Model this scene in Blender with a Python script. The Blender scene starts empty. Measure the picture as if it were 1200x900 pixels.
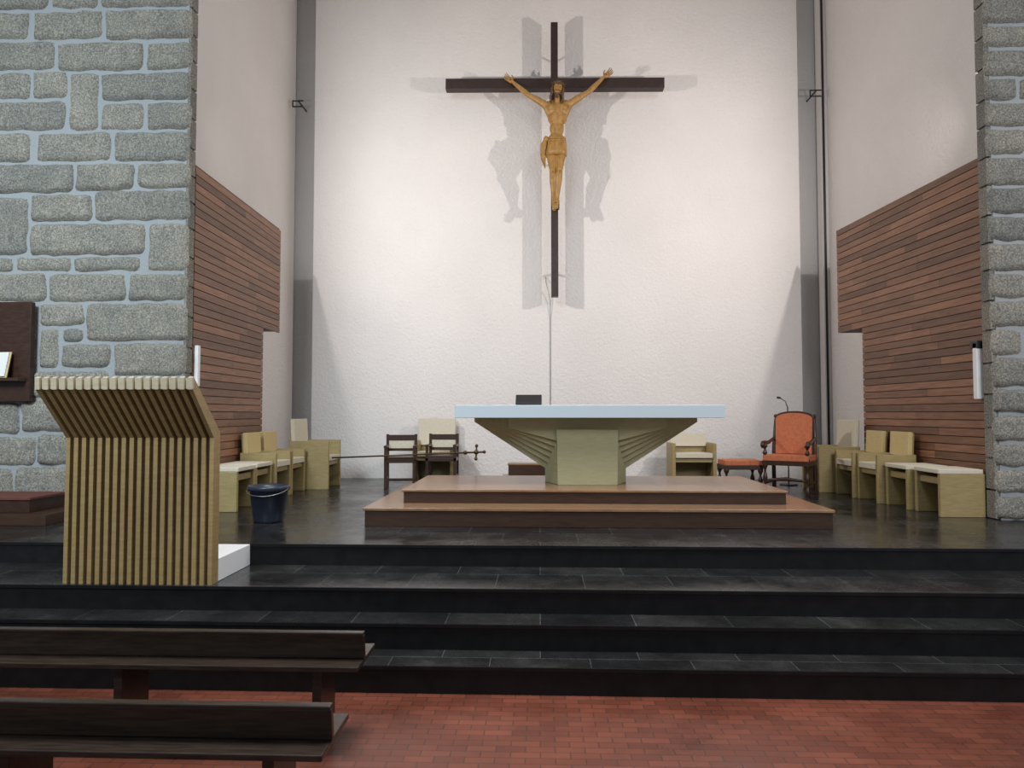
import bpy, bmesh, math, random
from mathutils import Vector, Matrix, noise
random.seed(7)
scene = bpy.context.scene
scene.view_settings.view_transform = 'Standard'
COL = scene.collection

# ------------------------------------------------------------------ materials
def nm(name, base=(.5,.5,.5), rough=.6, metal=0.0):
    m = bpy.data.materials.new(name); m.use_nodes = True
    nt = m.node_tree; b = nt.nodes['Principled BSDF']
    b.inputs['Base Color'].default_value = (*base, 1)
    b.inputs['Roughness'].default_value = rough
    b.inputs['Metallic'].default_value = metal
    return m, nt, b
def N(nt, t, **kw):
    n = nt.nodes.new(t)
    for k, v in kw.items():
        if k.startswith('_'): setattr(n, k[1:], v)
        else: n.inputs[k.replace('_', ' ')].default_value = v
    return n
def ramp(nt, stops):
    r = nt.nodes.new('ShaderNodeValToRGB'); e = r.color_ramp.elements
    while len(e) < len(stops): e.new(.5)
    for i, (p, c) in enumerate(stops):
        e[i].position = p; e[i].color = (*c, 1)
    return r
def coords(nt, scale=(1,1,1), rot=(0,0,0), kind='Object'):
    tc = nt.nodes.new('ShaderNodeTexCoord'); mp = nt.nodes.new('ShaderNodeMapping')
    mp.inputs['Scale'].default_value = scale; mp.inputs['Rotation'].default_value = rot
    nt.links.new(tc.outputs[kind], mp.inputs['Vector']); return mp.outputs['Vector']
def bump(nt, b, h, strength=.3, dist=.01):
    bn = N(nt, 'ShaderNodeBump', Strength=strength, Distance=dist)
    nt.links.new(h, bn.inputs['Height']); nt.links.new(bn.outputs['Normal'], b.inputs['Normal'])
def mix(nt, f, a, b, mode='MIX'):
    n = nt.nodes.new('ShaderNodeMix'); n.data_type = 'RGBA'; n.blend_type = mode
    for s, v in ((n.inputs[0], f), (n.inputs[6], a), (n.inputs[7], b)):
        if hasattr(v, 'is_linked'): nt.links.new(v, s)
        elif isinstance(v, (int, float)): s.default_value = v
        else: s.default_value = (*v, 1)
    return n.outputs[2]

def wood(name, c1, c2, grain=(2, 2, 30), rough=.45, island=0.0, spec=.5):
    m, nt, b = nm(name, c1, rough)
    v = coords(nt, grain)
    n1 = N(nt, 'ShaderNodeTexNoise', Scale=3.0, Detail=5.0, Distortion=.4); nt.links.new(v, n1.inputs['Vector'])
    r = ramp(nt, [(.3, c1), (.7, c2)]); nt.links.new(n1.outputs['Fac'], r.inputs['Fac'])
    out = r.outputs['Color']
    if island:
        g = nt.nodes.new('ShaderNodeNewGeometry')
        rr = ramp(nt, [(0, (1-island,)*3), (1, (1+island*.6, 1+island*.55, 1+island*.5))])
        nt.links.new(g.outputs['Random Per Island'], rr.inputs['Fac'])
        out = mix(nt, 1.0, out, rr.outputs['Color'], 'MULTIPLY')
    nt.links.new(out, b.inputs['Base Color'])
    b.inputs['Specular IOR Level'].default_value = spec
    bump(nt, b, n1.outputs['Fac'], .12, .003)
    return m

def plaster(name, c, strength=.6):
    m, nt, b = nm(name, c, .9)
    v = coords(nt)
    n1 = N(nt, 'ShaderNodeTexNoise', Scale=26.0, Detail=4.0, Roughness=.65); nt.links.new(v, n1.inputs['Vector'])
    n2 = N(nt, 'ShaderNodeTexNoise', Scale=.7, Detail=3.0); nt.links.new(v, n2.inputs['Vector'])
    r = ramp(nt, [(.3, tuple(x*.93 for x in c)), (.7, c)]); nt.links.new(n2.outputs['Fac'], r.inputs['Fac'])
    nt.links.new(r.outputs['Color'], b.inputs['Base Color'])
    b.inputs['Specular IOR Level'].default_value = .15
    bump(nt, b, n1.outputs['Fac'], strength, .03)
    return m

def granite():
    m, nt, b = nm('granite_blocks', (.3,.3,.28), .9)
    v = coords(nt)
    n1 = N(nt, 'ShaderNodeTexNoise', Scale=60.0, Detail=3.0, Roughness=.7); nt.links.new(v, n1.inputs['Vector'])
    r = ramp(nt, [(.32, (.11,.11,.10)), (.5, (.235,.228,.208)), (.68, (.42,.405,.37))]); nt.links.new(n1.outputs['Fac'], r.inputs['Fac'])
    n2 = N(nt, 'ShaderNodeTexNoise', Scale=4.0, Detail=4.0); nt.links.new(v, n2.inputs['Vector'])
    r2 = ramp(nt, [(.3, (.82,.83,.83)), (.7, (1.08,1.05,1.0))]); nt.links.new(n2.outputs['Fac'], r2.inputs['Fac'])
    g = nt.nodes.new('ShaderNodeNewGeometry')
    r3 = ramp(nt, [(0, (.80,.82,.82)), (.5, (1.0,.98,.93)), (1, (1.14,1.10,1.04))]); nt.links.new(g.outputs['Random Per Island'], r3.inputs['Fac'])
    o = mix(nt, 1.0, r.outputs['Color'], r2.outputs['Color'], 'MULTIPLY')
    o = mix(nt, 1.0, o, r3.outputs['Color'], 'MULTIPLY')
    nt.links.new(o, b.inputs['Base Color'])
    bump(nt, b, n1.outputs['Fac'], .6, .012)
    return m

def slate():
    m, nt, b = nm('slate_tiles', (.05,.05,.055), .4)
    v = coords(nt)
    br = N(nt, 'ShaderNodeTexBrick', Scale=1.0, Mortar_Size=.003, Brick_Width=.62, Row_Height=.42, Bias=0.0)
    br.inputs['Color1'].default_value = (.012,.012,.0125,1); br.inputs['Color2'].default_value = (.026,.025,.024,1)
    br.inputs['Mortar'].default_value = (.070,.070,.067,1)
    nt.links.new(v, br.inputs['Vector'])
    n1 = N(nt, 'ShaderNodeTexNoise', Scale=2.2, Detail=8.0, Roughness=.68); nt.links.new(v, n1.inputs['Vector'])
    r = ramp(nt, [(.35, (.6,.6,.6)), (.60, (1.3,1.3,1.3)), (.76, (3.0,3.0,3.0))]); nt.links.new(n1.outputs['Fac'], r.inputs['Fac'])
    o = mix(nt, 1.0, br.outputs['Color'], r.outputs['Color'], 'MULTIPLY')
    nt.links.new(o, b.inputs['Base Color'])
    rr = ramp(nt, [(.35, (.13,)*3), (.65, (.34,)*3)]); nt.links.new(n1.outputs['Fac'], rr.inputs['Fac'])
    nt.links.new(rr.outputs['Color'], b.inputs['Roughness'])
    bump(nt, b, n1.outputs['Fac'], .12, .01)
    return m

def bricks():
    m, nt, b = nm('red_brick_paving', (.3,.1,.06), .45)
    v = coords(nt)
    br = N(nt, 'ShaderNodeTexBrick', Scale=1.0, Mortar_Size=.003, Brick_Width=.15, Row_Height=.062, Bias=-.1)
    br.inputs['Color1'].default_value = (.185,.054,.031,1); br.inputs['Color2'].default_value = (.125,.036,.022,1)
    br.inputs['Mortar'].default_value = (.065,.03,.021,1)
    nt.links.new(v, br.inputs['Vector'])
    n1 = N(nt, 'ShaderNodeTexNoise', Scale=1.7, Detail=8.0, Roughness=.65); nt.links.new(v, n1.inputs['Vector'])
    r = ramp(nt, [(.3, (.72,.72,.72)), (.75, (1.35,1.32,1.28))]); nt.links.new(n1.outputs['Fac'], r.inputs['Fac'])
    o = mix(nt, 1.0, br.outputs['Color'], r.outputs['Color'], 'MULTIPLY')
    nt.links.new(o, b.inputs['Base Color'])
    rr = ramp(nt, [(.35, (.26,)*3), (.65, (.45,)*3)]); nt.links.new(n1.outputs['Fac'], rr.inputs['Fac'])
    nt.links.new(rr.outputs['Color'], b.inputs['Roughness'])
    bump(nt, b, br.outputs['Fac'], -.4, .004)
    return m

def cloth(name, c, s=120):
    m, nt, b = nm(name, c, .85)
    v = coords(nt)
    n1 = N(nt, 'ShaderNodeTexNoise', Scale=float(s), Detail=2.0); nt.links.new(v, n1.inputs['Vector'])
    r = ramp(nt, [(.3, tuple(x*.85 for x in c)), (.7, tuple(min(1,x*1.1) for x in c))]); nt.links.new(n1.outputs['Fac'], r.inputs['Fac'])
    nt.links.new(r.outputs['Color'], b.inputs['Base Color']); bump(nt, b, n1.outputs['Fac'], .2, .003)
    return m

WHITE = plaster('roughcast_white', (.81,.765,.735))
SHADEP = plaster('roughcast_shaded', (.52,.51,.50))  # darker tone paints shade into the recessed corner strips
MORT = plaster('mortar_pale', (.34,.36,.37), .4)
GRAN = granite()
SLATE = slate()
RISER = wood('riser_black_slate', (.006,.006,.007), (.012,.012,.013), (3,3,3), .4, spec=.3)
BRICK = bricks()
BOARD = wood('cladding_boards', (.18,.083,.045), (.29,.146,.082), (2.0,1.2,14), .5, .42)
BOARDBACK = wood('cladding_frame', (.045,.02,.012), (.06,.03,.018), (2,2,8), .6)
OAK = wood('pale_oak', (.29,.215,.088), (.38,.29,.13), (3,3,22), .5)
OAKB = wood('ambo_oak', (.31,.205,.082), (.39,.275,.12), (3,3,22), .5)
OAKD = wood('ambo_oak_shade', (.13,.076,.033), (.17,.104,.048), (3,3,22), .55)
OAKTOP = wood('oak_end_grain', (.46,.39,.26), (.56,.48,.34), (3,3,22), .5)
OLIVE = wood('altar_oak', (.38,.355,.195), (.44,.41,.24), (3,3,16), .5)
SLABM, _, _b = nm('altar_slab_paint', (.60,.69,.74), .35)
PARQ = wood('plinth_parquet', (.22,.12,.062), (.31,.18,.098), (2,14,2), .25)
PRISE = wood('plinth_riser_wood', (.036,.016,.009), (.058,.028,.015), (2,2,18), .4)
PEW = wood('pew_dark_wood', (.022,.015,.011), (.058,.040,.030), (2,20,20), .3)
DARKW = wood('dark_walnut', (.030,.013,.008), (.055,.024,.014), (4,4,12), .35)
CROSSW = wood('cross_wood', (.022,.010,.008), (.040,.018,.013), (4,4,4), .5)
GOLDW = wood('carved_limewood', (.30,.155,.04), (.46,.255,.07), (9,9,3), .45)
HAIR = wood('carved_hair', (.07,.035,.015), (.13,.07,.03), (12,12,12), .55)
CREAM = cloth('cream_upholstery', (.66,.60,.47))
YELL = cloth('yellow_upholstery', (.62,.49,.23))
ORANGE = cloth('orange_velvet', (.50,.15,.065), 30)
WHITEP, _, _b = nm('white_paint', (.88,.88,.88), .5)
BUCK, _, _b = nm('bucket_plastic', (.022,.028,.045), .35)
BLACK, _, _b = nm('black_plastic', (.012,.012,.013), .4)
STEEL, _, _b = nm('steel_wire', (.35,.35,.35), .35, .9)
BRASS, _, _b = nm('dark_brass', (.10,.07,.035), .35, .8)
REDC = cloth('red_carpet', (.13,.038,.026), 60)
REDP, _, _b = nm('red_lettering', (.6,.05,.03), .5)
PAPER, _, _b = nm('paper', (.75,.74,.70), .7)

# ------------------------------------------------------------------ mesh builder
class MB:
    def __init__(s, name):
        s.name = name; s.bm = bmesh.new(); s.mats = []
    def mi(s, m):
        if m not in s.mats: s.mats.append(m)
        return s.mats.index(m)
    def face(s, vs, m, smooth=False):
        try:
            f = s.bm.faces.new(vs); f.material_index = s.mi(m); f.smooth = smooth; return f
        except ValueError: return None
    def box(s, x0, x1, y0, y1, z0, z1, m, M=None):
        P = [(x0,y0,z0),(x1,y0,z0),(x1,y1,z0),(x0,y1,z0),(x0,y0,z1),(x1,y0,z1),(x1,y1,z1),(x0,y1,z1)]
        vs = [s.bm.verts.new(M @ Vector(p) if M else p) for p in P]
        for q in ((0,3,2,1),(4,5,6,7),(0,1,5,4),(1,2,6,5),(2,3,7,6),(3,0,4,7)):
            s.face([vs[i] for i in q], m)
    def prism(s, pts, axis, a0, a1, m, mside=None):
        def mk(p, a):
            return {'x': (a, p[0], p[1]), 'y': (p[0], a, p[1]), 'z': (p[0], p[1], a)}[axis]
        A = [s.bm.verts.new(mk(p, a0)) for p in pts]; B = [s.bm.verts.new(mk(p, a1)) for p in pts]
        fs = [s.face(A, m), s.face(B[::-1], m)]
        n = len(pts)
        for i in range(n):
            fs.append(s.face([A[i], B[i], B[(i+1) % n], A[(i+1) % n]], mside or m))
        return fs
    def tube(s, pts, radii, m, seg=10, M=None, smooth=True):
        pts = [Vector(p) for p in pts]
        if not isinstance(radii, (list, tuple)): radii = [radii]*len(pts)
        rings = []
        up = None
        for i, p in enumerate(pts):
            d = (pts[min(i+1, len(pts)-1)] - pts[max(i-1, 0)]).normalized()
            if up is None:
                up = Vector((0,0,1)) if abs(d.z) < .9 else Vector((1,0,0))
            a = d.cross(up).normalized(); b2 = d.cross(a).normalized()
            up = a.cross(d).normalized() if a.length else up
            r = radii[i]; ring = []
            for k in range(seg):
                t = 2*math.pi*k/seg
                q = p + a*math.cos(t)*r + b2*math.sin(t)*r
                ring.append(s.bm.verts.new(M @ q if M else q))
            rings.append(ring)
        for i in range(len(rings)-1):
            for k in range(seg):
                s.face([rings[i][k], rings[i][(k+1) % seg], rings[i+1][(k+1) % seg], rings[i+1][k]], m, smooth)
        s.face(rings[0][::-1], m); s.face(rings[-1], m)
    def ball(s, c, r, m, sub=2, R=None):
        if not isinstance(r, (list, tuple)): r = (r, r, r)
        mat = Matrix.Translation(c) @ (R.to_4x4() if R else Matrix()) @ Matrix.Diagonal((*r, 1))
        g = bmesh.ops.create_icosphere(s.bm, subdivisions=sub, radius=1, matrix=mat)
        k = s.mi(m)
        for v in g['verts']:
            for f in v.link_faces: f.material_index = k; f.smooth = True
    def caps(s, p0, p1, r0, r1, m):
        p0 = Vector(p0); p1 = Vector(p1)
        n = 7
        s.ball(p0, r0, m); s.ball(p1, r1, m)
        s.tube([p0.lerp(p1, i/n) for i in range(n+1)], [r0+(r1-r0)*i/n for i in range(n+1)], m, 14)
    def loft(s, rings, m, seg=32, fold=0, nf=10, cap=True):
        R = []
        for (cx, cy, cz, rx, ry) in rings:
            ring = []
            for k in range(seg):
                t = 2*math.pi*k/seg
                f = 1 + fold*math.sin(nf*t + cz*9)
                ring.append(s.bm.verts.new((cx+rx*f*math.cos(t), cy+ry*f*math.sin(t), cz)))
            R.append(ring)
        for i in range(len(R)-1):
            for k in range(seg):
                s.face([R[i][k], R[i][(k+1) % seg], R[i+1][(k+1) % seg], R[i+1][k]], m, True)
        if cap:
            s.face(R[0][::-1], m); s.face(R[-1], m)
    def done(s, loc=(0,0,0), rz=0, bevel=0, parent=None):
        bmesh.ops.recalc_face_normals(s.bm, faces=s.bm.faces)
        me = bpy.data.meshes.new(s.name); s.bm.to_mesh(me); s.bm.free()
        for m in s.mats: me.materials.append(m)
        o = bpy.data.objects.new(s.name, me); COL.objects.link(o)
        o.location = loc; o.rotation_euler = (0, 0, rz)
        if bevel:
            b = o.modifiers.new('bevel', 'BEVEL'); b.width = bevel; b.segments = 2; b.limit_method = 'ANGLE'; b.angle_limit = math.radians(40)
        if parent: o.parent = parent
        return o

ZC = .67          # chancel floor
YB = 11.6         # back wall face

# ------------------------------------------------------------------ floors
b = MB('floor_nave'); b.box(-9, 9, -3, 4.46, -.1, 0, BRICK); b.done()
b = MB('floor_chancel')
prof = [(4.46,-.1),(4.46,.1675),(4.76,.1675),(4.76,.335),(5.02,.335),(5.02,.5025),(5.73,.5025),(5.73,ZC),(12.2,ZC),(12.2,-.1)]
fs = b.prism(prof, 'x', -9, 9, SLATE)
k = b.mi(RISER)
for f in b.bm.faces:
    f.normal_update()
    if abs(f.normal.y) > .9: f.material_index = k
for (y, z) in ((4.46,.1675),(4.76,.335),(5.02,.5025),(5.73,ZC)):
    b.box(-9, 9, y-.012, y+.002, z-.022, z-.0005, RISER)
b.done()

# ------------------------------------------------------------------ walls
H = 9.6
b = MB('wall_back'); b.box(-3.69, 4.14, YB, YB+.3, ZC, H, WHITE); b.done()
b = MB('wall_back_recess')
b.box(-4.3, -3.70, YB+.22, YB+.5, ZC, H, SHADEP); b.box(4.15, 4.9, YB+.22, YB+.5, ZC, H, SHADEP); b.done()
b = MB('wall_left'); b.prism([(-3.93,7.44),(-4.08,YB+.22),(-4.4,YB+.22),(-4.4,7.44)], 'z', ZC, H, WHITE); b.done()
b = MB('wall_right'); b.prism([(4.82,7.44),(4.60,YB+.0),(4.50,YB+.0),(4.50,YB+.21),(5.0,YB+.21),(5.1,7.44)], 'z', ZC, H, WHITE); b.done()
b = MB('ceiling'); b.box(-9, 9, 7.2, 12.2, H, H+.2, WHITE); b.done()

# ------------------------------------------------------------------ stone walls
def stone_block(b, x0, x1, z0, z1, yf, seed, side=None):
    x0 -= .014; x1 += .014; z0 -= .014; z1 += .014
    w = x1-x0; h = z1-z0
    nx = max(6, int(w/.035)); nz = max(5, int(h/.035))
    dep = .030 + .024*random.random()
    V = []
    for j in range(nz+1):
        row = []
        for i in range(nx+1):
            u = i/nx; v = j/nz
            x = x0+u*w; z = z0+v*h
            eu = min(u, 1-u)*w; ev = min(v, 1-v)*h
            e = min(eu, ev)
            rise = dep*(min(1, e/.04))**.5 if e > 0 else 0
            nn = noise.noise(Vector((x*5, z*5, seed)))*.014 + noise.noise(Vector((x*17, z*17, seed)))*.012
            jx = noise.noise(Vector((x*7, z*7, seed+5)))*.018; jz = noise.noise(Vector((x*7, z*7, seed+9)))*.018
            cr = .04
            cxn = max(0, cr-eu); czn = max(0, cr-ev)
            if cxn > 0 and czn > 0:
                x += (cxn*.4)*(1 if u < .5 else -1); z += (czn*.4)*(1 if v < .5 else -1)
            row.append(b.bm.verts.new((x+jx, yf + (.02 if e <= 0 else 0) - rise + (nn if e > 0 else 0), z+jz)))
        V.append(row)
    for j in range(nz):
        for i in range(nx):
            b.face([V[j][i], V[j][i+1], V[j+1][i+1], V[j+1][i]], GRAN, True)

# left wall blocks in image pixel coordinates (x0,x1,top,bottom), 1 unit = 9 mm
L = [(-20,28,8,40),(35,116,8,41),(121,219,8,43),(-30,60,44,77),(64,166,47,80),(171,219,48,80),
 (-25,32,81,112),(36,76,81,112),(80,114,83,151),(118,219,84,116),(-40,75,116,150),(118,168,120,151),(173,219,120,152),
 (-20,33,154,188),(43,129,154,188),(134,219,155,189),(-60,86,192,225),(90,158,192,223),(163,219,192,221),
 (-40,33,231,298),(38,109,228,259),(113,219,224,259),(38,173,263,299),(178,219,263,319),(22,86,302,318),(90,168,302,318),(-30,18,302,318),
 (-40,57,321,353),(61,151,322,354),(156,219,323,353),(-40,48,357,400),(52,103,357,382),(107,219,357,400),
 (-40,48,404,432),(52,74,386,432),(80,103,386,401),(78,135,405,431),(140,219,404,441),
 (-50,38,436,468),(42,135,436,466),(140,219,445,478),(-50,30,472,508),(34,130,470,505),(135,219,482,516),
 (-50,50,512,545),(54,128,509,543),(132,219,520,550),(-50,24,549,592),(28,110,547,590),(114,219,554,594),
 (-30,50,-26,4),(55,110,-26,4),(115,219,-26,4)]
XL = lambda p: -5.62 + .00896*p
ZL = lambda y: 1.7 + (485-y)*.00885
b = MB('wall_stone_left')
b.box(-9, -3.65, 7.275, 7.43, ZC, H, MORT)
for i, (x0, x1, t, bt) in enumerate(L):
    X1 = XL(x1) + (.025 if x1 == 219 else 0)
    stone_block(b, XL(x0), X1, max(ZC+.01, ZL(bt)), ZL(t), 7.275, i*3.1)
def courses(b, xa, xb, z0, z1, seed0, hmin=.22, hmax=.33):
    z = z0; sd = seed0
    while z < z1-.1:
        h = random.uniform(hmin, hmax)
        h = min(h, z1-z)
        x = xa
        while x < xb-.12:
            w = random.choice([random.uniform(.3, .5), random.uniform(.6, 1.0)])
            if xb-(x+w) < .2: w = xb-x
            stone_block(b, x+.015, x+w-.02, z+.015, z+h-.02, 7.275, sd); sd += 2.3
            x += w
        z += h
courses(b, -9, -3.61, ZL(-28), H, 400)
courses(b, -9, -6.20, ZC, ZL(-28), 900)
z = ZC+.01
while z < H:
    h = random.uniform(.25, .33)
    b.box(-3.66, -3.63, 7.285, 7.425, z, min(H, z+h-.02), GRAN); z += h
b.done()
b = MB('wall_stone_right')
b.box(4.48, 9, 7.275, 7.43, ZC, H, MORT)
courses(b, 4.43, 9, ZC, H, 2000, .24, .31)
z = ZC+.01
while z < H:
    h = random.uniform(.26, .33)
    b.box(4.435, 4.49, 7.285, 7.425, z, min(H, z+h-.02), GRAN); z += h
b.done()

# ------------------------------------------------------------------ timber cladding
def cladding(name, near, far, ylow, xwall_n, xwall_f, ztop, znotch):
    b = MB(name)
    n = Vector((*near, 0)); f = Vector((*far, 0)); d = (f-n); Lf = d.length; d.normalize()
    s = 1 if near[0] < 0 else -1
    nrm = Vector((abs(d.y), -d.x, 0)).normalized() if s > 0 else Vector((-abs(d.y), d.x, 0)).normalized()
    low = Lf*(ylow-near[1])/(far[1]-near[1])
    fn = n - nrm*.022; ff = f - nrm*.022; fl = n + d*low - nrm*.022
    xl = xwall_n + (xwall_f-xwall_n)*(low/Lf)
    b.prism([(fn.x,fn.y),(fl.x,fl.y),(xl,fl.y),(xwall_n,fn.y)], 'z', ZC, znotch, BOARDBACK)
    b.prism([(fn.x,fn.y),(ff.x,ff.y),(xwall_f,ff.y),(xwall_n,fn.y)], 'z', znotch, ztop, BOARDBACK)
    z = ZC+.02; ph = .0865
    while z < ztop-.03:
        end = low if z+ph*.5 < znotch else Lf
        a = 0
        while a < end-.01:
            w = random.uniform(.7, 1.9)
            if end-(a+w) < .35: w = end-a
            M = Matrix.Translation(n + d*a + Vector((0,0,z))) @ Matrix((( d.x, nrm.x, 0, 0), (d.y, nrm.y, 0, 0), (0,0,1,0), (0,0,0,1)))
            b.box(.001, w-.002, -.024, 0, 0, ph-.009, BOARD, M)
            a += w
        z += ph
    return b.done()
cladding('wall_cladding_left', (-3.63,7.44), (-3.70,10.15), 9.50, -3.925, -4.015, 4.345, 2.87)
cladding('wall_cladding_right', (4.48,7.44), (4.24,10.45), 9.80, 4.815, 4.66, 4.29, 2.85)

# ------------------------------------------------------------------ altar platform
b = MB('altar_platform')
cx = .505
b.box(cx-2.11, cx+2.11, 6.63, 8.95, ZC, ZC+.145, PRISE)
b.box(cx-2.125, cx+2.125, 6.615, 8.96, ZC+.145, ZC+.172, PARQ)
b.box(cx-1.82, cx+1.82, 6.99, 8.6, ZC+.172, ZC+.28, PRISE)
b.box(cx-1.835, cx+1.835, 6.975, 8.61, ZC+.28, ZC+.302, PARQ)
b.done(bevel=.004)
ZP = ZC+.302

# ------------------------------------------------------------------ altar
b = MB('altar')
ZS = 1.66 - ZP
ax = .485
for k in range(6):
    w = 1.19-.075*k; ex = .43-.024*k; ez = .15+.060*k
    yf = 7.80-.058*k
    th = .045
    pts = [(-ex,0),(-ex,ez),(-w,ZS-th-.012*k),(-w,ZS),(w,ZS),(w,ZS-th-.012*k),(ex,ez),(ex,0)]
    b.prism([(ax+p[0], ZP+p[1]) for p in pts], 'y', yf, 7.9+.05*k, OLIVE)
b.prism([(ax-.305,ZP),(ax-.315,ZP+ZS-.12),(ax+.315,ZP+ZS-.12),(ax+.305,ZP)], 'y', 7.455, 8.2, OLIVE)
b.box(ax-1.335, ax+1.335, 7.22, 8.30, ZP+ZS, ZP+ZS+.128, SLABM)
b.done(bevel=.005)
ZT = ZP+ZS+.128

b = MB('missal_stand')
M = Matrix.Translation((-.12, 7.72, ZT)) 
b.box(-.135, .135, 0, .20, 0, .018, BLACK, M)
M2 = M @ Matrix.Translation((0,.03,.016)) @ Matrix.Rotation(math.radians(38), 4, 'X')
b.box(-.14, .14, 0, .16, -.008, .008, BLACK, M2)
b.box(-.01, .01, .12, .14, 0, .085, BLACK, M)
b.done(bevel=.002)

# ------------------------------------------------------------------ ambo (slatted lectern)
b = MB('lectern')
x0, x1 = -3.37, -2.30
zb = .5025
n = 19; g = (x1-x0-.030)/(n-1)
for i in range(n):
    xa = x0 + i*g
    pr = [(5.05,zb),(5.05,1.53),(4.72,1.865),(4.735,1.945),(5.145,1.57),(5.15,1.50),(5.15,zb)]
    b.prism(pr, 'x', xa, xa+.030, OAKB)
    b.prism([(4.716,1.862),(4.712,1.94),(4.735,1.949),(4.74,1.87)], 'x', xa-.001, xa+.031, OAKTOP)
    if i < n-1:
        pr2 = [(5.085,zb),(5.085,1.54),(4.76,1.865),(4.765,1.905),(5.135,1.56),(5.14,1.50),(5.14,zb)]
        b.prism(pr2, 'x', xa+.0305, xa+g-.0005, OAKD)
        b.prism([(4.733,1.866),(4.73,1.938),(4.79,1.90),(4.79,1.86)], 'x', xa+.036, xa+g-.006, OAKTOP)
b.done()
b = MB('lectern_platform'); b.box(-3.37, -2.30, 5.16, 5.725, .503, ZC-.003, WHITEP); b.done(bevel=.004)

# ------------------------------------------------------------------ bucket
b = MB('bucket')
R = [(0,0,0,.135,.135),(0,0,.02,.14,.14),(0,0,.30,.178,.178),(0,0,.302,.192,.192),(0,0,.345,.196,.196),(0,0,.347,.183,.183),(0,0,.30,.172,.172),(0,0,.03,.13,.13)]
b.loft(R, BUCK, 40)
hp = [(.196*math.cos(t), -.02-.175*math.sin(t), .32-.06*math.sin(t)) for t in [math.pi*i/16 for i in range(17)]]
b.tube(hp, .004, STEEL, 8)
b.done((-2.60, 6.9, ZC))

# ------------------------------------------------------------------ oak seating
def oak_seat(name, loc, rz, w=.5, d=.44, arm=.46, back=0, seatz=.42, upm=CREAM, backm=None):
    """front faces local -Y, origin on the floor at the rear centre"""
    b = MB(name); t = .05
    for s in (-1, 1):
        xa, xb = (-w/2, -w/2+t) if s < 0 else (w/2-t, w/2)
        b.box(xa, xb, -d, 0, 0, arm, OAK)
    b.box(-w/2+t, w/2-t, -d+.03, -.02, seatz-.10, seatz-.035, OAK)
    b.box(-w/2+t, w/2-t, -.05, -.01, .0, seatz-.05, OAK)
    if arm > seatz+.05:
        b.box(-w/2+t+.004, w/2-t-.004, -d-.005, -.06, seatz-.034, seatz+.035, upm)
    else:
        b.box(-w/2+.01, w/2-.01, -d-.01, -.01, arm+.001, arm+.045, upm)
    if back:
        M = Matrix.Translation((0,-.05,0)) @ Matrix.Rotation(math.radians(-3), 4, 'X')
        b.box(-w/2+t+.003, w/2-t-.003, -.0, .02, seatz-.03, back-.01, OAK, M)
        b.box(-w/2+t-.03*(back>.85), w/2-t+.03*(back>.85), -.05, 0, seatz+.12, back, backm or upm, M)
    return b.done(loc, rz, .006)
RL = math.radians(90); RR = math.radians(-90)
oak_seat('oak_stool', (-3.62,7.78,ZC), RL, arm=.42)
oak_seat('oak_stool', (-3.64,8.34,ZC), RL, arm=.42)
oak_seat('oak_chair', (-3.61,8.90,ZC), RL, w=.54, arm=.56, back=.80, backm=YELL)
oak_seat('oak_chair', (-3.61,9.46,ZC), RL, w=.54, arm=.56, back=.80, backm=YELL)
oak_seat('oak_armchair', (-3.42,10.12,ZC), RL, w=.62, d=.54, arm=.66, back=.96)
oak_seat('oak_stool', (4.43,7.68,ZC), RR, arm=.43)
oak_seat('oak_stool', (4.38,8.22,ZC), RR, arm=.43)
oak_seat('oak_chair', (4.31,8.78,ZC), RR, w=.54, arm=.56, back=.82, backm=YELL)
oak_seat('oak_chair', (4.27,9.34,ZC), RR, w=.54, arm=.56, back=.82, backm=YELL)
oak_seat('oak_armchair', (4.20,10.02,ZC), RR, w=.62, d=.54, arm=.60, back=.95)
oak_seat('oak_armchair', (-1.62,11.45,ZC), 0, w=.62, d=.5, arm=.62, back=.96)
oak_seat('oak_armchair', (2.25,11.2,ZC), 0, w=.64, d=.5, arm=.60, back=.74, upm=CREAM)

b = MB('wooden_step')
b.box(-.42,.42,-.3,.25,0,.12,PRISE); b.box(-.44,.44,-.32,.25,.12,.15,PARQ)
b.box(-.35,.35,-.05,.25,.15,.30,PRISE); b.box(-.36,.36,-.06,.25,.30,.325,PARQ)
b.done((-.1,10.4,ZC), 0, .004)

# ------------------------------------------------------------------ small dark chairs
def dark_chair(name, loc, rz):
    b = MB(name); w = .44; d = .38; sz = .40; H2 = .74
    for sx in (-1,1):
        x = sx*(w/2-.02)
        b.box(x-.02,x+.02,-d,-d+.04,0,.56,DARKW)
        b.box(x-.02,x+.02,-.04,0,0,H2,DARKW)
        b.box(x-.025,x+.025,-d-.01,-.02,.56,.59,DARKW)
        b.box(x-.015,x+.015,-d+.03,-.03,.12,.15,DARKW)
    b.box(-w/2,w/2,-d,-.0,sz-.05,sz,DARKW)
    b.box(-w/2+.03,w/2-.03,-d+.01,-.04,sz,sz+.03,DARKW)
    b.box(-w/2+.03,w/2-.03,-.035,-.005,H2-.09,H2-.01,DARKW)
    b.box(-w/2+.03,w/2-.03,-.03,-.01,.50,.54,DARKW)
    b.box(-w/2+.05,w/2-.05,-.028,-.012,.535,H2-.085,CREAM)
    b.box(-w/2+.03,w/2-.03,-d+.01,-d+.03,.10,.14,DARKW)
    b.done(loc, rz, .004)
dark_chair('wooden_chair', (-1.98,10.38,ZC), 0.12)
dark_chair('wooden_chair', (-1.42,10.75,ZC), 0.0)

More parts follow.
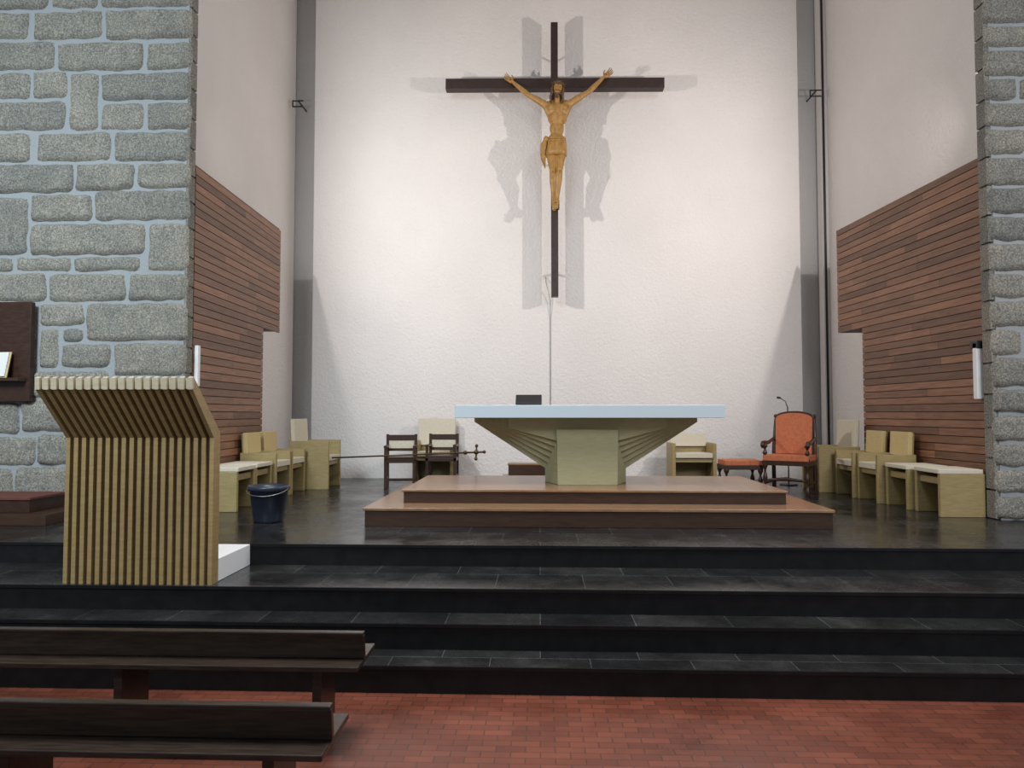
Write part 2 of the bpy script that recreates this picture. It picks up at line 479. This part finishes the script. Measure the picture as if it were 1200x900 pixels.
# ------------------------------------------------------------------ ornate red armchair + footstool
def turned(b, x, y, z0, z1, M):
    n = 14; pts = []; rs = []
    for i in range(n+1):
        t = i/n; pts.append((x, y, z0+(z1-z0)*t)); rs.append(.022+.009*math.sin(t*math.pi*5)+.004*(t>.85))
    b.tube(pts, rs, DARKW, 10, M)
I4 = Matrix()
b = MB('ornate_armchair'); w = .58; d = .50
for sx in (-1,1):
    x = sx*(w/2-.03)
    turned(b, x, -d+.03, 0, .42, I4); turned(b, x, -d+.03, .42, .64, I4)
    b.tube([(x,-.03,0),(x,-.05,.4),(x,-.02,.62),(x*.95,.04,.97)], [.026,.026,.024,.02], DARKW, 10)
    arm = [(x,-.03,.70),(x,-.15,.685),(x,-.3,.655),(x*1.03,-.42,.66),(x*1.06,-.50,.655),(x*1.06,-.535,.625),(x*1.05,-.51,.60)]
    b.tube(arm, [.022,.022,.024,.027,.03,.026,.02], DARKW, 10)
    b.tube([(x,-d+.03,.14),(x,-.04,.14)], .016, DARKW, 8)
    b.ball((x*.95,.045,1.0), .028, DARKW)
b.tube([(-w/2+.03,-d+.03,.18),(0,-d+.03,.20),(w/2-.03,-d+.03,.18)], [.014,.026,.014], DARKW, 8)
b.box(-w/2,w/2,-d,-.02,.37,.43,DARKW)
b.box(-w/2+.01,w/2-.01,-d-.005,-.05,.43,.50,ORANGE)
M = Matrix.Translation((0,-.035,.48)) @ Matrix.Rotation(math.radians(-6), 4, 'X')
prof = [(-.24,0),(.24,0),(.245,.48)] + [(.245*math.cos(t), .48+.09*math.sin(t)**.8) for t in [math.pi*i/12 for i in range(1,12)]] + [(-.245,.48)]
for (sc, ya, yb, mt) in ((1.0,-.02,.035,DARKW),(.95,-.045,-.015,ORANGE),(.95,.03,.045,ORANGE)):
    A = [b.bm.verts.new(M @ Vector((p[0]*sc, ya, .02+p[1]*sc))) for p in prof]; B = [b.bm.verts.new(M @ Vector((p[0]*sc, yb, .02+p[1]*sc))) for p in prof]
    b.face(A, mt); b.face(B[::-1], mt)
    for i in range(len(prof)):
        b.face([A[i],B[i],B[(i+1)%len(prof)],A[(i+1)%len(prof)]], mt)
b.done((3.38,9.80,ZC), math.radians(-32), .004)
b = MB('upholstered_stool'); w=.50; d=.42
for sx in (-1,1):
    for y in (-d/2+.03,d/2-.03): turned(b, sx*(w/2-.03), y, 0, .32, I4)
    b.tube([(sx*(w/2-.03),-d/2+.03,.1),(sx*(w/2-.03),d/2-.03,.1)], .014, DARKW, 8)
b.tube([(-w/2+.03,0,.1),(w/2-.03,0,.1)], .014, DARKW, 8)
b.box(-w/2,w/2,-d/2,d/2,.30,.36,DARKW); b.box(-w/2+.01,w/2-.01,-d/2+.01,d/2-.01,.36,.42,ORANGE)
b.done((2.66,9.82,ZC), 0, .006)

b = MB('microphone_stand')
b.tube([(0,0,0),(0,0,.02)], [.13,.12], BLACK, 20)
b.tube([(0,0,.02),(0,0,1.12),(-.03,0,1.21),(-.10,0,1.26)], [.010,.008,.006,.006], BLACK, 8)
b.tube([(-.10,0,1.26),(-.15,0,1.27)], [.014,.016], BLACK, 10)
b.done((3.60,10.7,ZC))

# ------------------------------------------------------------------ processional cross lying across the seats
b = MB('processional_cross')
p0 = Vector((-2.84,9.84,ZC+.43)); p1 = Vector((-1.02,9.92,ZC+.50))
dr = (p1-p0).normalized()
b.tube([p0, p1], .011, BRASS, 10)
b.ball(p1, .03, BRASS); b.ball(p1-dr*.12, .022, BRASS)
b.tube([p1, p1+dr*.26], .013, BRASS, 8)
c = p1+dr*.15; sd = Vector((0,.5,.86)).normalized()
b.tube([c-sd*.10, c+sd*.10], .012, BRASS, 8)
for q in (c-sd*.10, c+sd*.10, p1+dr*.26): b.ball(q, .024, BRASS)
b.ball(c, .035, BRASS)
b.done()

# ------------------------------------------------------------------ crucifix
root = bpy.data.objects.new('crucifix', None); COL.objects.link(root); root.location = (.236, 11.30, 6.90)
b = MB('upright_beam'); b.box(-.055,.055,-.08,.08,-3.37,.98,CROSSW); b.done(parent=root, bevel=.004)
b = MB('cross_arm')
b.box(-1.72,-.057,-.078,.078,-.082,.082,CROSSW); b.box(.057,1.72,-.078,.078,-.082,.082,CROSSW)
o = b.done(parent=root, bevel=.004); o.rotation_euler = (0, math.radians(.7), 0)
b = MB('wall_brackets')
for z in (.5,-1.2,-2.95): b.tube([(0,.08,z),(0,.305,z)], .018, BLACK, 8)
b.done(parent=root)

b = MB('corpus')
G = GOLDW
Y0 = -.215
def P(x, z, y=Y0): return (x, y, z)
b.ball(P(.045,-.50), (.168,.098,.135), G, 3)
b.ball(P(.042,-.62), (.150,.095,.135), G, 3)
b.ball(P(.034,-.78), (.112,.078,.15), G, 3)
b.ball(P(.022,-.98), (.130,.095,.14), G, 3)
for s in (-1,1):
    b.ball(P(.045+s*.072,-.475,Y0-.062), (.080,.042,.062), G)
    for i in range(4):
        z = -.565-.038*i
        b.caps((.042+s*(.045+.014*i), Y0-.085+.004*i, z), (.042+s*(.128-.004*i), Y0-.038, z-.034), .012, .010, G)
    for i in range(3): b.ball(P(.036+s*.026,-.70-.07*i,Y0-.056), (.030,.022,.034), G)
b.caps(P(-.10,-.42), P(.19,-.41), .055, .055, G)
b.caps(P(.045,-.42,Y0-.01), P(.047,-.27,Y0-.045), .056, .048, G)
b.caps(P(.045,-.35,Y0+.015), P(-.12,-.405), .045, .05, G); b.caps(P(.045,-.35,Y0+.015), P(.21,-.395), .045, .05, G)
for (sh, el, wr) in (((-.135,-.415),(-.405,-.235),(-.645,.0)), ((.225,-.405),(.53,-.20),(.765,.055))):
    sgn = -1 if sh[0] < 0 else 1
    b.ball(P(*sh), (.070,.066,.064), G)
    mid = ((sh[0]*.55+el[0]*.45), (sh[1]*.55+el[1]*.45))
    b.caps(P(*sh), P(*mid), .058, .053, G); b.caps(P(*mid), P(*el, Y0+.03), .053, .038, G)
    m2 = (el[0]*.7+wr[0]*.3, el[1]*.7+wr[1]*.3)
    b.caps(P(*el, Y0+.03), P(*m2, Y0+.05), .041, .042, G); b.caps(P(*m2, Y0+.05), P(*wr, -.125), .042, .026, G)
    b.caps(P(sh[0]*.98, sh[1]-.04), P(.045+sgn*.125, -.58), .045, .04, G)
for (hp, kn, an, to) in (((-.055,-1.06,Y0),(-.035,-1.47,-.31),(-.018,-1.90,-.20),(-.012,-2.05,-.26)),
                         ((.095,-1.06,Y0),(.072,-1.46,-.32),(.036,-1.88,-.245),(.020,-2.04,-.315))):
    V = lambda q: (q[0], q[2], q[1])
    h3, k3, a3, t3 = Vector(V(hp)), Vector(V(kn)), Vector(V(an)), Vector(V(to))
    b.caps(h3, h3.lerp(k3,.5), .088, .078, G); b.caps(h3.lerp(k3,.5), k3, .078, .051, G)
    b.ball(k3+Vector((0,-.014,0)), (.045,.046,.054), G)
    c3 = k3.lerp(a3,.32)+Vector((0,.025,0))
    b.caps(k3, c3, .048, .053, G); b.caps(c3, a3, .053, .030, G)
    b.caps(a3, t3, .034, .029, G); b.ball(a3+Vector((0,.025,-.01)), .032, G)
    b.ball(t3, (.034,.026,.038), G)
hc = Vector((.050,-.285,-.175))
Rh = Matrix.Rotation(math.radians(14),3,'X') @ Matrix.Rotation(math.radians(8),3,'Y')
def Hd(x,y,z): return hc + Rh @ Vector((x,y,z))
b.ball(hc, (.076,.092,.105), G, 3, Rh)
b.ball(Hd(0,-.035,-.065), (.052,.060,.062), G, 2, Rh)
b.caps(Hd(0,-.088,.02), Hd(0,-.112,-.025), .010, .015, G)
b.caps(Hd(-.045,-.078,.032), Hd(.045,-.078,.032), .013, .013, G)
for s in (-1,1): b.ball(Hd(s*.040,-.075,-.025), (.02,.018,.022), G, 2, Rh)
b.caps(Hd(-.02,-.092,-.058), Hd(.02,-.092,-.058), .009, .009, G)
raw = b.done()
rm = raw.modifiers.new('fuse', 'REMESH'); rm.mode = 'VOXEL'; rm.voxel_size = .0075; rm.use_smooth_shade = True
sm = raw.modifiers.new('sm', 'SMOOTH'); sm.factor = .5; sm.iterations = 4
dg = bpy.context.evaluated_depsgraph_get()
me = bpy.data.meshes.new_from_object(raw.evaluated_get(dg)); me.name = 'corpus_body'
bpy.data.objects.remove(raw)
me.materials.clear(); me.materials.append(GOLDW)
for p in me.polygons: p.use_smooth = True
o = bpy.data.objects.new('corpus_body', me); COL.objects.link(o); o.parent = root
b = MB('hands')
for (wx, wz, s) in ((-.645,.0,-1),(.765,.055,1)):
    w3 = Vector((wx,-.125,wz)); dirn = Vector((s*.80,0,.60)).normalized(); sd = Vector((-s*.60,0,.80))
    pc = w3+dirn*.055
    Rm = Matrix((sd, Vector((0,1,0)), dirn)).transposed()
    b.ball(pc, (.042,.018,.058), GOLDW, 2, Rm)
    for i, (o_, ln) in enumerate(((-.032,.062),(-.011,.075),(.011,.080),(.032,.070))):
        q0 = pc+dirn*.045+sd*o_; q1 = q0+dirn*ln*.5+Vector((0,-.012,0))+sd*o_*.2; q2 = q1+dirn*ln*.35+Vector((0,-.035,0))
        b.tube([q0-dirn*.02,q0,q1,q2], [.011,.0105,.0095,.007], GOLDW, 8)
    q0 = pc+sd*.035-dirn*.02
    b.tube([q0, q0+sd*.028+dirn*.02+Vector((0,-.01,0)), q0+sd*.035+dirn*.05+Vector((0,-.022,0))], [.014,.012,.008], GOLDW, 8)
    b.tube([pc+Vector((0,-.03,0)), pc+Vector((0,.05,0))], .008, BLACK, 8)
b.done(parent=root)
b = MB('hair_and_beard')
b.ball(Hd(0,.022,.022), (.086,.090,.102), HAIR, 3, Rh)
for s in (-1,1):
    for j in range(4):
        ph = j*1.3
        b.tube([Hd(s*.066,-.035+.03*j,.05), Hd(s*.086,-.038+.03*j,-.02), Hd(s*(.080+.006*math.sin(ph)),-.05+.03*j,-.09), Hd(s*(.092+.008*math.sin(ph+1)),-.062+.03*j,-.16), Hd(s*(.085),-.06+.03*j,-.21), Hd(s*.070,-.06+.03*j,-.245)],
               [.018,.021,.020,.018,.013,.004], HAIR, 8)
b.ball(Hd(0,-.058,-.100), (.044,.040,.034), HAIR, 2, Rh)
for s in (-1,1):
    b.caps(Hd(s*.052,-.035,-.04), Hd(s*.026,-.055,-.09), .018, .022, HAIR)
    b.tube([Hd(s*.016,-.07,-.10), Hd(s*.018,-.075,-.135), Hd(s*.012,-.07,-.158)], [.024,.018,.005], HAIR, 8)
b.caps(Hd(-.030,-.098,-.046), Hd(.030,-.098,-.046), .006, .006, HAIR)
for s in (-1,1): b.ball(Hd(s*.031,-.085,.010), (.014,.008,.005), HAIR, 1, Rh)
b.done(parent=root)
b = MB('crown_of_thorns')
for ph in (0, 2.1, 4.2):
    pts = [Hd(.094*math.cos(t), .004+.104*math.sin(t), .055+.010*math.sin(5*t+ph)) for t in [2*math.pi*i/40 for i in range(41)]]
    b.tube(pts, .008, HAIR, 6)
for i in range(16):
    t = 2*math.pi*i/16
    b.tube([Hd(.095*math.cos(t), .004+.105*math.sin(t), .055), Hd(.125*math.cos(t), .004+.135*math.sin(t), .07+.02*(-1)**i)], [.005,.001], HAIR, 5)
b.done(parent=root)
b = MB('loincloth')
b.loft([(.025,Y0,-.925,.132,.100),(.024,Y0,-.94,.144,.112),(.022,Y0-.003,-1.0,.152,.122),(.020,Y0-.01,-1.08,.158,.132),(.020,Y0-.02,-1.16,.164,.142),(.022,Y0-.03,-1.235,.158,.136),(.022,Y0-.03,-1.238,.13,.114)], GOLDW, 80, .035, 11)
for i in range(5):
    z = -.945-.028*i
    b.tube([(-.135,Y0-.03,z-.00),(-.06,Y0-.112,z-.02-.01*i),(.03,Y0-.132,z-.03-.012*i),(.11,Y0-.10,z-.02),(.158,Y0-.02,z+.005)], [.012,.014,.014,.013,.01], GOLDW, 8)
b.ball((-.135,Y0-.06,-.97), (.045,.04,.05), GOLDW)
for i in range(5):
    x = -.135-.012*i
    b.tube([(-.135,Y0-.06,-.96),(x-.015,Y0-.07,-1.06),(x-.025,Y0-.06-.01*i,-1.20),(x-.018,Y0-.055,-1.42+.03*i)], [.022,.024,.022,.009], GOLDW, 8)
b.done(parent=root)
b = MB('nail_feet'); b.tube([(.008,-.33,-1.97),(.008,-.07,-1.97)], .009, BLACK, 8); b.box(-.05,.07,-.20,-.08,-2.02,-1.90,CROSSW); b.done(parent=root)

b = MB('hanging_cord')
b.tube([(.10,11.59,3.90),(.10,11.50,3.80),(.17,11.56,3.50),(.17,11.59,3.2),(.168,11.59,1.7),(.168,11.59,1.3)], .006, STEEL, 6)
b.box(.14,.20,11.56,11.598,1.25,1.36,WHITEP)
b.done()

# ------------------------------------------------------------------ wall fittings
for xx, z in ((-3.90, 6.72), (4.36, 6.75)):
    b = MB('wall_bracket')
    b.box(xx-.10,xx+.08,11.40,11.42,z+.04,z+.055,BLACK); b.box(xx-.10,xx+.08,11.40,11.42,z-.055,z-.04,BLACK)
    b.box(xx-.10,xx-.085,11.40,11.42,z-.05,z+.05,BLACK)
    b.box(xx-.01,xx+.01,11.41,YB+.215,z+.035,z+.05,BLACK); b.done()
b = MB('wall_speaker'); b.box(-3.625,-3.585,7.46,7.52,1.99,2.42,WHITEP); b.done(bevel=.006)
b = MB('wall_speaker'); b.box(4.40,4.465,7.47,7.54,1.85,2.42,WHITEP); b.box(4.40,4.468,7.46,7.58,2.36,2.44,BLACK); b.done(bevel=.006)
b = MB('conduit_pipe'); b.tube([(4.53,YB-.02,ZC),(4.53,YB-.02,H)], .018, BLACK, 8); b.done()

b = MB('notice_board')
b.box(-6.3,-5.17,7.15,7.21,1.83,2.84,DARKW)
b.box(-6.3,-5.20,7.02,7.15,2.03,2.06,PRISE)
b.tube([(-5.66,7.145,2.66),(-5.62,7.145,2.74),(-5.585,7.145,2.66),(-5.55,7.145,2.72),(-5.53,7.145,2.74),(-5.52,7.145,2.68),(-5.56,7.145,2.60)], .006, REDP, 6)
b.done(bevel=.004)
b = MB('open_book')
M = Matrix.Translation((-5.57,7.04,2.062)) @ Matrix.Rotation(math.radians(-14),4,'X')
b.box(-.24,.24,0,.012,0,.27,YELL,M); b.box(-.23,-.004,-.02,0,.008,.262,PAPER,M); b.box(.004,.23,-.02,0,.008,.262,PAPER,M)
b.done(bevel=.002)
b = MB('side_platform')
b.box(-7.2,-4.55,6.55,7.2,ZC,ZC+.10,PRISE); b.box(-7.2,-4.80,6.68,7.2,ZC+.10,ZC+.22,DARKW); b.box(-7.2,-4.78,6.66,7.2,ZC+.22,ZC+.245,REDC)
b.done(bevel=.004)

# ------------------------------------------------------------------ pews (low-backed benches)
def pew(name, y, xe):
    b = MB(name); xl = -5.2
    b.box(xl, xe, y, y+.38, .425, .45, PEW)
    b.prism([(y+.120,.452),(y+.150,.452),(y+.125,.580),(y+.095,.576)], 'x', xl, xe+.005, PEW)
    b.box(xl, xe+.004, y+.088, y+.132, .577, .592, PEW)
    x = xe-.20
    while x > xl:
        b.box(x-.045, x, y+.06, y+.32, 0, .425, PEW)
        x -= 1.02
    b.box(xl, xe-.20, y+.17, y+.20, .12, .18, PEW)
    b.done(bevel=.004)
pew('pew', 3.60, -.90)
pew('pew', 2.68, -.80)

# ------------------------------------------------------------------ lights
def light(kind, name, loc, energy, color, target=None, **kw):
    l = bpy.data.lights.new(name, kind); l.energy = energy; l.color = color
    for k, v in kw.items(): setattr(l, k, v)
    o = bpy.data.objects.new(name, l); COL.objects.link(o); o.location = loc
    if target: o.rotation_euler = (Vector(target)-Vector(loc)).to_track_quat('-Z','Y').to_euler()
    return o
light('SPOT','spot_lamp_left', (-3.80,7.56,5.0), 600, (1,.93,.885), (2.9,11.6,5.0), shadow_soft_size=.03, spot_size=math.radians(145), spot_blend=1.0)
light('SPOT','spot_lamp_right', (4.66,7.56,5.0), 600, (1,.93,.885), (-2.5,11.6,5.0), shadow_soft_size=.03, spot_size=math.radians(145), spot_blend=1.0)
light('AREA','nave_fill_left', (-4,-1.0,6.5), 200, (.80,.92,1), (-5.5,7,3), size=3.0, spread=math.radians(80))  # added fill for nave daylight, narrowed onto the left stone, off the back wall
light('AREA','nave_fill_right', (5,-1.0,6.5), 120, (.95,.96,1), (5.5,7,3), size=3.0, spread=math.radians(80))  # second unseen fill, added to brighten the right pillar only
light('AREA','nave_fill_overhead', (0,3.6,9.0), 170, (.95,.97,1), (0,4.6,0), size=3.0, spread=math.radians(75))  # unseen overhead fill, added to lift the steps, altar top and pews
w = bpy.data.worlds.new('World'); scene.world = w; w.use_nodes = True
w.node_tree.nodes['Background'].inputs[0].default_value = (.82,.91,1,1)
w.node_tree.nodes['Background'].inputs[1].default_value = .29

# ------------------------------------------------------------------ camera
cam = bpy.data.cameras.new('Camera'); co = bpy.data.objects.new('Camera', cam); COL.objects.link(co)
co.location = (0,0,1.7)
co.rotation_euler = (math.radians(90+2.36), 0, math.radians(2.2))
cam.sensor_width = 36; cam.lens = 850/1200*36
scene.camera = co
